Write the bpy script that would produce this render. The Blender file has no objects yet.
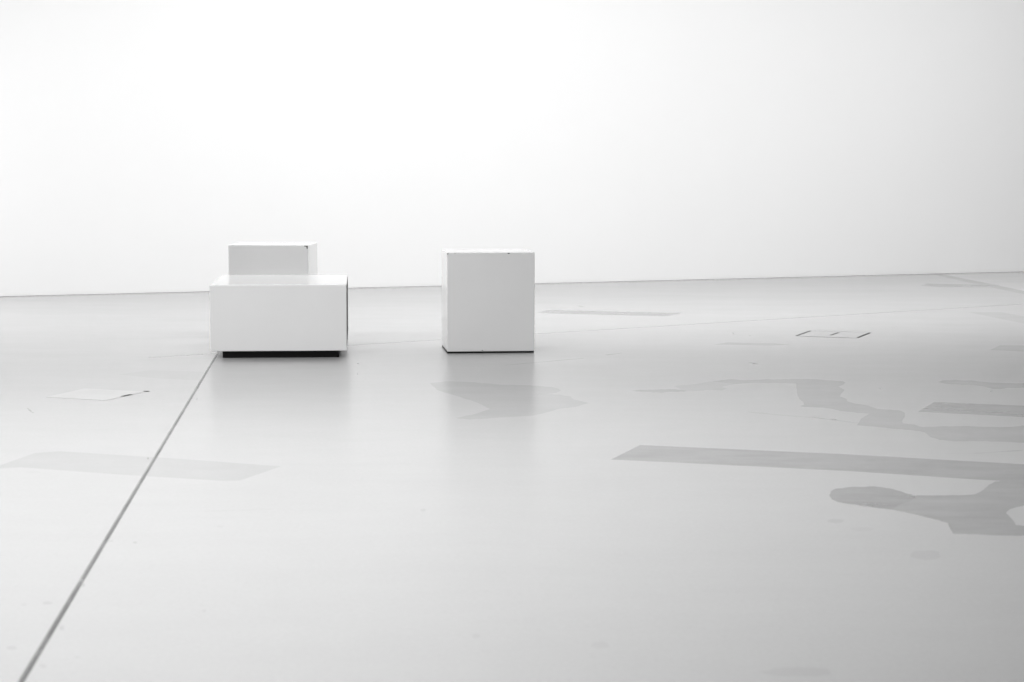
import bpy, bmesh, math, random
from mathutils import Vector, Matrix
from mathutils.geometry import delaunay_2d_cdt

random.seed(4)
scene = bpy.context.scene
COL = scene.collection
R = math.radians

# ------------------------------------------------------------------ camera --
FPX = 1900.0                       # focal length in pixels of the 1024 px frame
CAM_Z = 1.25
PITCH, ROLL = R(5.114186), R(0.099298)
fwd = Vector((0, math.cos(PITCH), -math.sin(PITCH)))
up0 = Vector((0, math.sin(PITCH), math.cos(PITCH)))
rt0 = Vector((1, 0, 0))
rgt = rt0 * math.cos(ROLL) + up0 * math.sin(ROLL)
upv = up0 * math.cos(ROLL) - rt0 * math.sin(ROLL)

cam = bpy.data.cameras.new('camera')
cam_ob = bpy.data.objects.new('camera', cam)
COL.objects.link(cam_ob)
M = Matrix((rgt, upv, -fwd)).transposed().to_4x4()
M.translation = Vector((0, 0, CAM_Z))
cam_ob.matrix_world = M
cam.sensor_width = 36.0
cam.lens = FPX / 1024.0 * 36.0
cam.clip_end = 200
cam.dof.use_dof = True
cam.dof.focus_distance = 13.1
cam.dof.aperture_fstop = 4.5
scene.camera = cam_ob


def at(px, py, z=0.0):
    """point of the plane at height z seen at a pixel of the photograph"""
    d = fwd + rgt * ((px - 512.0) / FPX) + upv * ((341.0 - py) / FPX)
    t = (z - CAM_Z) / d.z
    return Vector((d.x * t, d.y * t, z))


# --------------------------------------------------------------- materials --
def new_mat(name):
    m = bpy.data.materials.new(name)
    m.use_nodes = True
    nt = m.node_tree
    return m, nt, nt.nodes['Principled BSDF']


def node(nt, kind, **kw):
    n = nt.nodes.new(kind)
    for k, v in kw.items():
        setattr(n, k, v)
    return n


def grey(v):
    return (v, v, v, 1)


def noise(nt, scale, detail=4, rough=0.55, vec=None):
    n = node(nt, 'ShaderNodeTexNoise')
    n.inputs['Scale'].default_value = scale
    n.inputs['Detail'].default_value = detail
    n.inputs['Roughness'].default_value = rough
    if vec is not None:
        nt.links.new(vec, n.inputs['Vector'])
    return n.outputs['Fac']


def remap(nt, sock, a, b, lo=0.3, hi=0.7):
    n = node(nt, 'ShaderNodeMapRange')
    n.inputs['From Min'].default_value = lo
    n.inputs['From Max'].default_value = hi
    n.inputs['To Min'].default_value = a
    n.inputs['To Max'].default_value = b
    nt.links.new(sock, n.inputs['Value'])
    return n.outputs['Result']


def math_node(nt, op, a, b):
    n = node(nt, 'ShaderNodeMath', operation=op)
    for i, s in enumerate((a, b)):
        if isinstance(s, (int, float)):
            n.inputs[i].default_value = s
        else:
            nt.links.new(s, n.inputs[i])
    return n.outputs[0]


def plain(name, v, rough=0.5, spec=0.5, var=0.02, scale=6.0):
    m, nt, p = new_mat(name)
    tc = node(nt, 'ShaderNodeTexCoord')
    f = remap(nt, noise(nt, scale, 5, 0.6, tc.outputs['Object']), v * (1 - var), v * (1 + var))
    nt.links.new(f, p.inputs['Base Color'])
    p.inputs['Roughness'].default_value = rough
    p.inputs['Specular IOR Level'].default_value = spec
    return m


MAT = {}
MAT['paint'] = plain('white_satin_paint', 0.86, 0.13, 0.5, 0.012, 3)
MAT['black'] = plain('black_base', 0.006, 0.6, 0.2)
MAT['chip'] = plain('dark_chip', 0.06, 0.7, 0.2, 0.2, 60)
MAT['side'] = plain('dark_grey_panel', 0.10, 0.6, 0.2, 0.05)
MAT['wall'] = plain('white_wall_paint', 0.86, 0.9, 0.15, 0.006, 0.8)
MAT['ceiling'] = plain('grey_ceiling', 0.40, 0.9, 0.15, 0.01, 0.8)
MAT['gap'] = plain('grey_base_shade', 0.70, 0.8, 0.2)
MAT['slot'] = plain('dark_slot', 0.07, 0.8, 0.2)
MAT['seam'] = plain('hatch_seam', 0.36, 0.8, 0.2)


def concrete(name, base, rough0, attr=True):
    """polished concrete; the face attribute 'stain' darkens it and takes off its polish"""
    m, nt, p = new_mat(name)
    tc = node(nt, 'ShaderNodeTexCoord')
    mp = node(nt, 'ShaderNodeMapping')
    mp.inputs['Scale'].default_value = (0.45, 1.0, 1.0)
    nt.links.new(tc.outputs['Object'], mp.inputs['Vector'])
    big = remap(nt, noise(nt, 0.55, 4, 0.6, mp.outputs['Vector']), 0.985, 1.015)
    mid = remap(nt, noise(nt, 4.0, 6, 0.65, mp.outputs['Vector']), 0.985, 1.015)
    fine = remap(nt, noise(nt, 60.0, 4, 0.6, tc.outputs['Object']), 0.975, 1.025)
    f = math_node(nt, 'MULTIPLY', math_node(nt, 'MULTIPLY', big, mid), fine)
    f = math_node(nt, 'MULTIPLY', f, base)
    rg = remap(nt, noise(nt, 1.3, 5, 0.6, mp.outputs['Vector']), rough0 - 0.012, rough0 + 0.015)
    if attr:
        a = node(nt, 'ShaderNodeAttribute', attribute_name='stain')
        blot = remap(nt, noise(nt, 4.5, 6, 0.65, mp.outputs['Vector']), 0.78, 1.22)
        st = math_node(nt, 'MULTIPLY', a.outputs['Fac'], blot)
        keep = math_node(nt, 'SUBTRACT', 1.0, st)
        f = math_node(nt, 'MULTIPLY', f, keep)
        # stained patches are duller than the polished slab: less sheen
        b = node(nt, 'ShaderNodeAttribute', attribute_name='dull')
        sp = math_node(nt, 'SUBTRACT', FLOOR_SPEC, math_node(nt, 'MULTIPLY', b.outputs['Fac'], 1.6 * FLOOR_SPEC))
        nt.links.new(sp, p.inputs['Specular IOR Level'])
    if not attr:
        p.inputs['Specular IOR Level'].default_value = FLOOR_SPEC
    nt.links.new(f, p.inputs['Base Color'])
    nt.links.new(rg, p.inputs['Roughness'])
    bump = node(nt, 'ShaderNodeBump')
    bump.inputs['Strength'].default_value = 0.04
    bump.inputs['Distance'].default_value = 0.01
    nt.links.new(noise(nt, 9.0, 5, 0.6, tc.outputs['Object']), bump.inputs['Height'])
    nt.links.new(bump.outputs['Normal'], p.inputs['Normal'])
    return m


FLOOR_BASE, FLOOR_ROUGH = 0.44, 0.235
FLOOR_SPEC = 1.3
CEILING = 1

FRONT = (-2.6, 4.2, 3.2), (-1.7, 4.6, 0), 3, 3  # fill light added in the left foreground to brighten the near floor
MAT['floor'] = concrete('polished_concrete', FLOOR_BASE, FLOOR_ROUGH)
MAT['lid_pale'] = concrete('pale_hatch_lid', 0.50, 0.25, False)
MAT['lid'] = concrete('concrete_hatch_lid', FLOOR_BASE, 0.25, False)


# ----------------------------------------------------------------- helpers --
def link_mesh(name, bm, mats, parent=None):
    me = bpy.data.meshes.new(name)
    bm.to_mesh(me)
    bm.free()
    for m in (mats if isinstance(mats, (list, tuple)) else [mats]):
        me.materials.append(m)
    o = bpy.data.objects.new(name, me)
    COL.objects.link(o)
    if parent:
        o.parent = parent
    return o


def empty(name, loc, rz=0.0):
    o = bpy.data.objects.new(name, None)
    o.empty_display_size = 0.1
    o.location = loc
    o.rotation_euler = (0, 0, rz)
    COL.objects.link(o)
    return o


def tag(o, label, cat, group=None):
    o['label'] = label
    o['category'] = cat
    if group:
        o['group'] = group


def box_bm(x0, x1, y0, y1, z0, z1, bevel=0.0, seg=2):
    bm = bmesh.new()
    bmesh.ops.create_cube(bm, size=1.0)
    for v in bm.verts:
        v.co = Vector((x0 if v.co.x < 0 else x1, y0 if v.co.y < 0 else y1, z0 if v.co.z < 0 else z1))
    if bevel:
        bmesh.ops.bevel(bm, geom=list(bm.edges), offset=bevel, segments=seg, profile=0.5, affect='EDGES')
    return bm


def chip_bm(pts, depth=0.0016):
    """small gouge outline in the local xz plane of a front face, a little thickness"""
    bm = bmesh.new()
    a = [bm.verts.new((x, -depth, z)) for x, z in pts]
    b = [bm.verts.new((x, depth, z)) for x, z in pts]
    n = len(pts)
    bm.faces.new(a)
    bm.faces.new(b[::-1])
    for i in range(n):
        bm.faces.new((a[i], b[i], b[(i + 1) % n], a[(i + 1) % n]))
    bmesh.ops.recalc_face_normals(bm, faces=list(bm.faces))
    return bm


# ------------------------------------------------------------------- floor --
# marks in the concrete, each a shape of its own: (outline, stain, dull, is_pixel)
MARKS = []
GAIN = 1.8


def mark(pts, stain, dull=0.12):
    MARKS.append(([Vector(at(x, y).xy) for x, y in pts], stain * GAIN, dull))


def ragged(pts, amount=0.05):
    """wander a spill's outline between its points; the same edge always wanders the same way"""
    out = []
    for i, a in enumerate(pts):
        b = pts[(i + 1) % len(pts)]
        out.append(a)
        if (b[0] - a[0]) ** 2 + (b[1] - a[1]) ** 2 < 9:
            continue
        lo, hi = sorted((a, b))
        r = random.Random(str((lo, hi)))
        mids = []
        n = 3 if abs(a[0] - b[0]) < 14 else 5
        for k in range(1, n):
            t = k / n
            mids.append((lo[0] + (hi[0] - lo[0]) * t + r.uniform(-1, 1) * amount * 6,
                         lo[1] + (hi[1] - lo[1]) * t + r.uniform(-1, 1) * amount * 5))
        out += mids if (lo, hi) == (a, b) else mids[::-1]
    return out


def spill(pts, stain, dull=0.12):
    mark(ragged(pts), stain, dull)


def strip(a, b, w, stain, dull=0.3, wig=0.0, n=1):
    """narrow joint or crack from floor point a to b"""
    a, b = Vector(at(*a).xy), Vector(at(*b).xy)
    d = (b - a).normalized()
    nrm = Vector((-d.y, d.x))
    L, Rr = [], []
    for i in range(n + 1):
        c = a.lerp(b, i / n) + nrm * random.uniform(-wig, wig)
        k = w * (1 if wig == 0 else random.uniform(0.4, 1.2)) / 2
        L.append(c + nrm * k)
        Rr.append(c - nrm * k)
    MARKS.append((L + Rr[::-1], min(stain * GAIN, 0.9), dull))


def ellipse(cx, cy, rx, ry, stain, dull=0.2, n=12):
    mark([(cx + rx * math.cos(i * 2 * math.pi / n) * random.uniform(.8, 1.1),
           cy + ry * math.sin(i * 2 * math.pi / n) * random.uniform(.8, 1.1)) for i in range(n)], stain, dull)


# lighter floor zone at the right end of the wall, darker band along it
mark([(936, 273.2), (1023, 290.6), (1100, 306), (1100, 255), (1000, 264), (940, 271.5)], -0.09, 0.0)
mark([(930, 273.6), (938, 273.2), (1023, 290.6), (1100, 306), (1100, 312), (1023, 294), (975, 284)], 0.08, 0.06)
# worn stripes left by old tape
mark([(611, 459.5), (640, 445.0), (848, 454.3), (1024, 464.2), (1100, 468.5), (1100, 486.5), (973, 479.3), (848, 471), (724, 464.8)], 0.25, 0.20)
mark([(918, 411.7), (934, 402.1), (1022, 405.6), (1060, 407.2), (1060, 418.8), (1022, 417)], 0.24, 0.20)
mark([(-10, 469), (15, 460), (35, 453), (60, 451.2), (180, 458.8), (250, 464), (281, 466.3), (240, 480.5), (225, 481), (120, 474.5), (20, 467.3)], 0.07, 0.10)
mark([(537, 312.3), (548, 309.8), (620, 311.7), (683, 312.8), (667, 316.3), (600, 314.8), (545, 313.2)], 0.20, 0.15)
mark([(921, 285.6), (927, 283.6), (1000, 285.4), (985, 287.2), (940, 287)], 0.16, 0.12)
mark([(990, 350), (1000, 345.2), (1023, 345.5), (1060, 346), (1060, 353), (1023, 351.5)], 0.11, 0.10)
mark([(714, 344.6), (728, 342.3), (755, 343.2), (775, 343.4), (790, 344.6), (770, 345.6), (745, 345.2), (730, 344.7)], 0.12, 0.10)
mark([(118, 374.5), (150, 370.3), (207, 371.8), (202, 380.6), (160, 378.5)], 0.03, 0.06)
# long spill on the right
spill([(631, 390.8), (640, 389.8), (655, 389.6), (672, 389.2), (681, 389.8), (690, 391.2), (675, 391.9), (660, 392.6), (645, 392.2)], 0.15, 0.14)
spill([(674, 386.6), (679, 385.5), (688, 384.9), (698, 383.6), (708, 381.9), (712, 381.2), (735, 384), (728, 385.5), (722, 387),
      (727, 388.6), (722, 390.5), (712, 389.6), (703, 390.7), (690, 391.2), (681, 389.8), (679, 388.3)], 0.07, 0.10)
spill([(712, 381.2), (722, 379.9), (731, 379.2), (740, 379.9), (752, 380), (765, 379.3), (785, 379), (796, 378.9), (796, 383.4),
      (780, 383.1), (760, 383), (748, 383.2), (735, 384)], 0.14, 0.14)
spill([(796, 378.9), (808, 378.7), (825, 380), (843, 381.2), (845.5, 382.6), (843, 384.8), (838.5, 386.4), (844.5, 389.8), (841, 394),
      (840, 396.5), (847, 399), (847, 401), (855, 403.5), (868, 405.5), (877, 408.8), (890, 409.5), (901, 410.6), (905, 412.8),
      (905, 416), (902, 421.3), (903, 423.3), (915, 424.6), (922, 427), (918, 431), (910, 430), (895, 429), (880, 427.3),
      (868, 426.2), (857, 425.2), (860, 420.5), (861, 418.5), (868, 414.5), (869, 413.5), (855, 412.5), (840, 411), (830, 408.5),
      (820, 407.5), (805, 407), (800, 406.2), (804, 404.5), (803, 402), (799, 398.5), (797.5, 394.5), (796.5, 388), (796, 383.4)], 0.155, 0.15)
spill([(922, 427), (940, 426.3), (965, 425.9), (1000, 427.2), (1012, 426.8), (1023, 425.3), (1045, 425), (1045, 443), (1010, 442.2),
      (980, 441), (955, 441.3), (940, 440), (930, 437), (925, 432.5), (918, 431)], 0.15, 0.15)
spill([(938, 382), (944, 380.2), (955, 379.8), (975, 380.8), (990, 382.5), (1010, 383.1), (1045, 383.3), (1045, 387.6), (1008, 387.8),
      (1000, 388.9), (992, 388.6), (985, 386.6), (975, 385.1), (960, 384.4), (948, 384)], 0.17, 0.15)
# dark blot, its left lobe darker
spill([(829.5, 495.5), (831, 491), (836, 488.4), (850, 487), (875, 486.4), (890, 488.3), (900, 491), (908, 494), (915, 495.4),
      (916, 498), (908, 502), (899, 505), (892, 509.6), (880, 508.4), (860, 505.6), (838, 502), (832, 499.5)], 0.29, 0.24)
spill([(915, 495.4), (940, 495.3), (965, 495), (975, 494.2), (983, 490), (989, 484.5), (995, 481.5), (1005, 480.4), (1030, 480), (1060, 481),
      (1075, 490), (1070, 500), (1050, 505), (1024, 505.5), (1010, 509), (1006, 513), (1012, 519), (1016, 525), (1040, 528), (1050, 533),
      (1040, 536), (1010, 535.5), (980, 534.6), (953, 533.6), (950, 528), (948, 523), (938, 520), (920, 515.6), (900, 511.2),
      (892, 509.6), (899, 505), (908, 502), (916, 498)], 0.24, 0.20)
# pale spill in front of the tall box
spill([(430, 383), (445, 381.3), (470, 382), (500, 384.6), (530, 385.2), (550, 386.8), (558, 388.3), (561, 390.5), (556, 393), (545, 394),
      (560, 394.5), (571, 396.5), (574, 399.5), (583, 401.5), (589, 403), (575, 407), (560, 408.5), (545, 413), (530, 415.8), (500, 417.5),
      (470, 419.5), (456, 418), (475, 414), (490, 409), (478, 403), (455, 395.5), (437, 390)], 0.085, 0.09)
# wandering hairline by the long spill, hairlines near the tall box
for a, b, w, s, wig, n in (((748, 411.8), (775, 414.6), .016, .14, .004, 6), ((775, 414.6), (815, 417.8), .016, .12, .004, 7),
                           ((815, 417.8), (858, 423), .020, .16, .006, 8), ((812, 417.4), (819, 418), .03, .30, .004, 3),
                           ((830, 419), (837, 419.8), .03, .34, .004, 3), ((505, 365.2), (584, 358.2), .016, .18, .004, 9),
                           ((606, 355), (622, 353), .02, .16, .004, 3), ((750, 362.6), (758, 364.2), .03, .22, .008, 4),
                           ((975, 453.4), (1022, 450.2), .014, .20, .004, 6), ((945, 453.8), (985, 453), .02, .06, .004, 5),
                           ((28, 408), (33, 413), .012, .18, .004, 4), ((205, 511.5), (270, 509), .014, .05, .006, 6),
                           ((578, 305.8), (583, 307), .04, .14, .006, 3)):
    strip(a, b, w, s, 0.3, wig, n)
# specks and scuffs
for cx, cy, rx, ry, s in ((754, 363.4, 2.2, .7, .45), (733.5, 333.5, 1, .35, .25), (750, 335.8, .8, .35, .2), (880, 388.2, 1.2, .4, .25),
                          (991, 391.2, .9, .5, .25), (646.5, 447.8, 1.0, .5, .3), (358, 363.4, 1.2, .4, .3), (357.6, 374, .9, .4, .25),
                          (197, 399, .8, .5, .3), (110, 541, 4, .8, .08), (135, 542.5, 2.2, 1, .10), (47, 603, 5, 1.5, .08),
                          (24, 604.5, 3, 1, .06), (83, 585, 2.2, 2, .12), (62, 628, 3, 2.5, .08), (12, 648, 6, 2, .07),
                          (43, 666, 4, 2, .06), (77, 657, 3, 1, .06), (204, 611, 2, 1.5, .07), (220, 526.5, 4, .8, .05),
                          (423, 510, 3, 1.5, .05), (476, 636, 4, 2.5, .05), (836, 521, 9, 2.2, .06), (862, 529, 12, 2.5, .04),
                          (798, 672, 40, 5, .05), (925, 555, 18, 5, .05), (600, 645, 10, 3.5, .04), (148, 458.5, 1, 1.2, .25),
                          (33, 472, 8, 1, .03)):
    ellipse(cx, cy, rx, ry, s)
# saw-cut joints: the wide dark one with a paler sealant core, and the fine one across
ja, jb = (9, 702), (235.1, 324.2)
strip(ja, jb, 0.0185, 0.24, 0.3)
strip((10.6, 702), (235.4, 324.2), 0.0060, 0.62, 0.55)
strip((7.6, 702), (234.9, 324.2), 0.0042, 0.55, 0.5)
strip((148, 357.6), (1100, 299.3), 0.026, 0.30, 0.36)
strip((985, 312.2), (1100, 335), 0.30, 0.06, 0.08)  # broad, slightly darker band at the far right, no joint

# wall base line
wa, wb = at(0, 297.0), at(1023, 272.0)
wdir = (wb - wa).normalized()
wn = Vector((wdir.y, -wdir.x, 0))            # towards the camera
WL, WR = wa - wdir * 9.0, wb + wdir * 9.0

fl = [Vector((-13, -5)), Vector((14.5, -5)), Vector((WR - wn * .3).xy), Vector((WL - wn * .3).xy)]
fl[0].x = WL.x
fl[1].x = WR.x
verts = list(fl)
edges = [(0, 1), (1, 2), (2, 3), (3, 0)]
faces = [[0, 1, 2, 3]]
for pts, s, d in MARKS:
    if sum(pts[i - 1].x * pts[i].y - pts[i].x * pts[i - 1].y for i in range(len(pts))) < 0:
        pts = pts[::-1]                      # counter-clockwise outlines
    k = len(verts)
    verts += pts
    faces.append(list(range(k, k + len(pts))))
# light tessellation so that the slab triangulates evenly
for i in range(60):
    verts.append(Vector((random.uniform(-7, 9), random.uniform(0, 17))))
vo, eo, fo, ov, oe, of = delaunay_2d_cdt(verts, edges, faces, 1, 1e-6)
bm = bmesh.new()
bv = [bm.verts.new((v.x, v.y, 0)) for v in vo]
ls = bm.faces.layers.float.new('stain')
ld = bm.faces.layers.float.new('dull')
for f, src in zip(fo, of):
    try:
        fc = bm.faces.new([bv[i] for i in f])
    except ValueError:
        continue
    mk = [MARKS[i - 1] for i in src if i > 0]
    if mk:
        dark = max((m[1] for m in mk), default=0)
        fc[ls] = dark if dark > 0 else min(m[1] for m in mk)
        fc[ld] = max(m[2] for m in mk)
bmesh.ops.recalc_face_normals(bm, faces=list(bm.faces))
if sum(f.normal.z for f in bm.faces) < 0:
    bmesh.ops.reverse_faces(bm, faces=list(bm.faces))
# slab thickness: skirt below the surface
bed = [e for e in bm.edges if e.is_boundary]
ext = bmesh.ops.extrude_edge_only(bm, edges=bed)
for v in [g for g in ext['geom'] if isinstance(g, bmesh.types.BMVert)]:
    v.co.z = -0.2
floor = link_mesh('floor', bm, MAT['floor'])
floor['kind'] = 'structure'


# -------------------------------------------------------------------- wall --
def along(u, out, z):
    p = wa + wdir * u + wn * out
    return Vector((p.x, p.y, z))


def wall_block(name, u0, u1, o0, o1, z0, z1, mat):
    bm = bmesh.new()
    c = [along(u, o, z) for z in (z0, z1) for (u, o) in ((u0, o0), (u1, o0), (u1, o1), (u0, o1))]
    v = [bm.verts.new(p) for p in c]
    for q in ((0, 1, 2, 3), (4, 5, 6, 7), (0, 1, 5, 4), (1, 2, 6, 5), (2, 3, 7, 6), (3, 0, 4, 7)):
        bm.faces.new([v[i] for i in q])
    bmesh.ops.recalc_face_normals(bm, faces=list(bm.faces))
    o = link_mesh(name, bm, mat)
    o['kind'] = 'structure'
    return o


LW = (wb - wa).length
wall_block('wall_back', -9, LW + 9, 0.0, -0.25, 0.008, 6.8, MAT['wall'])
wall_block('base_shade_1', -9, LW + 9, -0.006, -0.24, 0.0, 0.0082, MAT['gap'])  # grey strip stands in for the shade line along the wall base


if CEILING:
    bm = bmesh.new()
    pl = [WL, WR, Vector((WR.x, -1.0, 0)), Vector((WL.x, -1.0, 0))]
    lo = [bm.verts.new((p.x, p.y, 6.8)) for p in pl]
    hi = [bm.verts.new((p.x, p.y, 7.0)) for p in pl]
    bm.faces.new(lo)
    bm.faces.new(hi)
    for i in range(4):
        bm.faces.new((lo[i], lo[(i + 1) % 4], hi[(i + 1) % 4], hi[i]))
    bmesh.ops.recalc_face_normals(bm, faces=list(bm.faces))
    link_mesh('ceiling', bm, MAT['ceiling'])['kind'] = 'structure'


# ------------------------------------------------------------------- boxes --
def make_box(w, d, h, gap, inset, loc, rz, label, group, side=False, bevel=0.005):
    """origin at the front-left corner on the floor"""
    root = empty('display_box' if not side else 'low_block', loc, rz)
    tag(root, label, 'box', group)
    link_mesh('body', box_bm(0, w, 0, d, gap, h, bevel), MAT['paint'], root)
    link_mesh('base', box_bm(inset[0], w - inset[1], inset[2], d - inset[3], 0.0, gap + 0.002, 0.002, 1), MAT['black'], root)
    return root


def add_chips(root, outlines, zoff=0.0):
    for pts, lab in outlines:
        c = link_mesh('chip', chip_bm(pts), MAT['chip'], root)
        c['label'] = lab


BW, BD, BH = 0.6035, 0.5282, 0.6928
tall = make_box(BW, BD, BH, 0.011, (.002, .003, .003, .004), Vector((-0.4449, 12.9999, 0)), 0.1069,
                'tall white cube box standing alone on the concrete floor, right of the low wide block', None)
add_chips(tall, [
    ([(.000, BH - .004), (.010, BH - .005), (.008, BH - .010), (.001, BH - .014)], 'dark chip in the top left corner'),
    ([(.415, BH - .0035), (.432, BH - .004), (.428, BH - .010), (.418, BH - .009)], 'dark chip under the top edge'),
    ([(.048, BH - .0045), (.058, BH - .0045), (.054, BH - .009)], 'small chip under the top edge'),
    ([(.238, .016), (.246, .0165), (.243, .023)], 'small chip over the bottom edge'),
])
rear = make_box(BW, BD, BH, 0.011, (.002, .003, .003, .004), Vector((-2.1347, 14.2889, 0)), -0.0284,
                'white box standing behind the low wide block, only its upper part in view', None)
add_chips(rear, [
    ([(BW - .030, BH - .004), (BW - .003, BH - .004), (BW - .003, BH - .014), (BW - .005, BH - .028), (BW - .011, BH - .027), (BW - .013, BH - .012), (BW - .028, BH - .010)],
     'dark chipped top right corner'),
])
LWD, LD, LH = 0.9071, 1.2366, 0.4919
low = make_box(LWD, LD, LH, 0.048, (.078, .055, .045, .05), Vector((-2.0109, 12.6083, 0)), 0.0795,
               'low wide white block raised on a recessed black base beside the floor joint', None, side=True)
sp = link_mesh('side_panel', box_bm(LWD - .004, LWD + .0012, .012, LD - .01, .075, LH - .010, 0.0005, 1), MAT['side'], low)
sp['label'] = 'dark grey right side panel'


# ----------------------------------------------------------- floor hatches --
def hatch(corners, lid_mat, label, slots, seams):
    """flush lid let into the floor; corners are floor points, slots (from, to, width)"""
    c = [at(*p) for p in corners]
    o = sum(c, Vector()) / 4
    root = empty('floor_hatch', o)
    tag(root, label, 'floor hatch')

    def prism(pts, z0, z1):
        bm = bmesh.new()
        a = [bm.verts.new((p.x - o.x, p.y - o.y, z0)) for p in pts]
        b = [bm.verts.new((p.x - o.x, p.y - o.y, z1)) for p in pts]
        n = len(pts)
        bm.faces.new(a)
        bm.faces.new(b)
        for i in range(n):
            bm.faces.new((a[i], a[(i + 1) % n], b[(i + 1) % n], b[i]))
        bmesh.ops.recalc_face_normals(bm, faces=list(bm.faces))
        return bm

    def bar(p, q, w, z0, z1):
        p, q = at(*p), at(*q)
        d = (q - p).normalized()
        n = Vector((-d.y, d.x, 0)) * (w / 2)
        return prism([p + n, q + n, q - n, p - n], z0, z1)

    link_mesh('lid', prism(c, 0.0, 0.0012), lid_mat, root)
    for p, q, w in slots:
        link_mesh('finger_slot', bar(p, q, w, 0.0006, 0.0020), MAT['slot'], root)['label'] = 'dark finger slot'
    for p, q, w in seams:
        link_mesh('seam', bar(p, q, w, 0.0004, 0.0018), MAT['seam'], root)
    return root


hatch([(796, 336.2), (810.8, 330.6), (870.8, 332.6), (857, 338.2)], MAT['lid'],
      'grey floor hatch with three dark slots, flush in the concrete at the right',
      [((796.6, 335.9), (810.6, 330.9), .017), ((830.3, 335.4), (838.8, 332.7), .017), ((857.6, 337.7), (869.8, 332.9), .017)],
      [((816, 330.9), (866, 332.5), .022), ((804, 336.3), (847, 337.7), .019)])
hatch([(46, 397.2), (85, 388.6), (146, 391.8), (105, 400.5)], MAT['lid_pale'],
      'pale whitish floor hatch with one dark slot, left of the dark floor joint',
      [((122, 396.5), (131, 394.6), .020), ((144, 391.2), (149, 391.5), .016)],
      [])


# ------------------------------------------------------------------- light --
def area(name, loc, target, sx, sy, power):
    l = bpy.data.lights.new(name, 'AREA')
    l.shape = 'RECTANGLE'
    l.size, l.size_y = sx, sy
    l.energy = power
    o = bpy.data.objects.new(name, l)
    o.location = loc
    o.rotation_euler = (Vector(target) - Vector(loc)).to_track_quat('-Z', 'Y').to_euler()
    COL.objects.link(o)
    return o


ENERGY = {'washer_mid': 420, 'washer_right': 160, 'side_fill': 250, 'over': 288, 'front': 165, 'world': 0.03}
WASH = 15.4
SIDE_Y = 15.4
OVER = (-2.1, 8.4, 3.9), (-1.6, 8.5, 0), 4.5, 5  # fill light added above the middle of the floor to brighten it
SETUP = {'washer_mid': ((1.6, WASH - .2, 4.4), (0.8, WASH + 4.8, 0.0), 8, 1.0),
         'washer_right': ((8.0, WASH + 3.0, 4.4), (7.1, WASH + 7.4, 0.2), 5, 1.0),
         'side_fill': ((-7.0, SIDE_Y, 2.3), (0, SIDE_Y - 1.5, 0.6), 4, 3.6),  # added side fill out of view, brightens the boxes' left faces
         'over': OVER,
         'front': FRONT}
for nm, (loc, tgt, sx, sy) in SETUP.items():
    if ENERGY[nm] > 0:
        area('unseen_side_fill' if nm == 'side_fill' else 'unseen_lamp', loc, tgt, sx, sy, ENERGY[nm])  # area lights out of view, placed for the brightness they give

w = bpy.data.worlds.new('world')
scene.world = w
w.use_nodes = True
bg = w.node_tree.nodes['Background']
bg.inputs['Color'].default_value = (1, 1, 1, 1)
bg.inputs['Strength'].default_value = ENERGY['world']

# -------------------------------------------------------------- view setup --
vs = scene.view_settings
scene.display_settings.display_device = 'sRGB'
vs.view_transform = 'Standard'
vs.look = 'None'
vs.exposure = 0.0
vs.gamma = 1.0
vs.use_curve_mapping = False
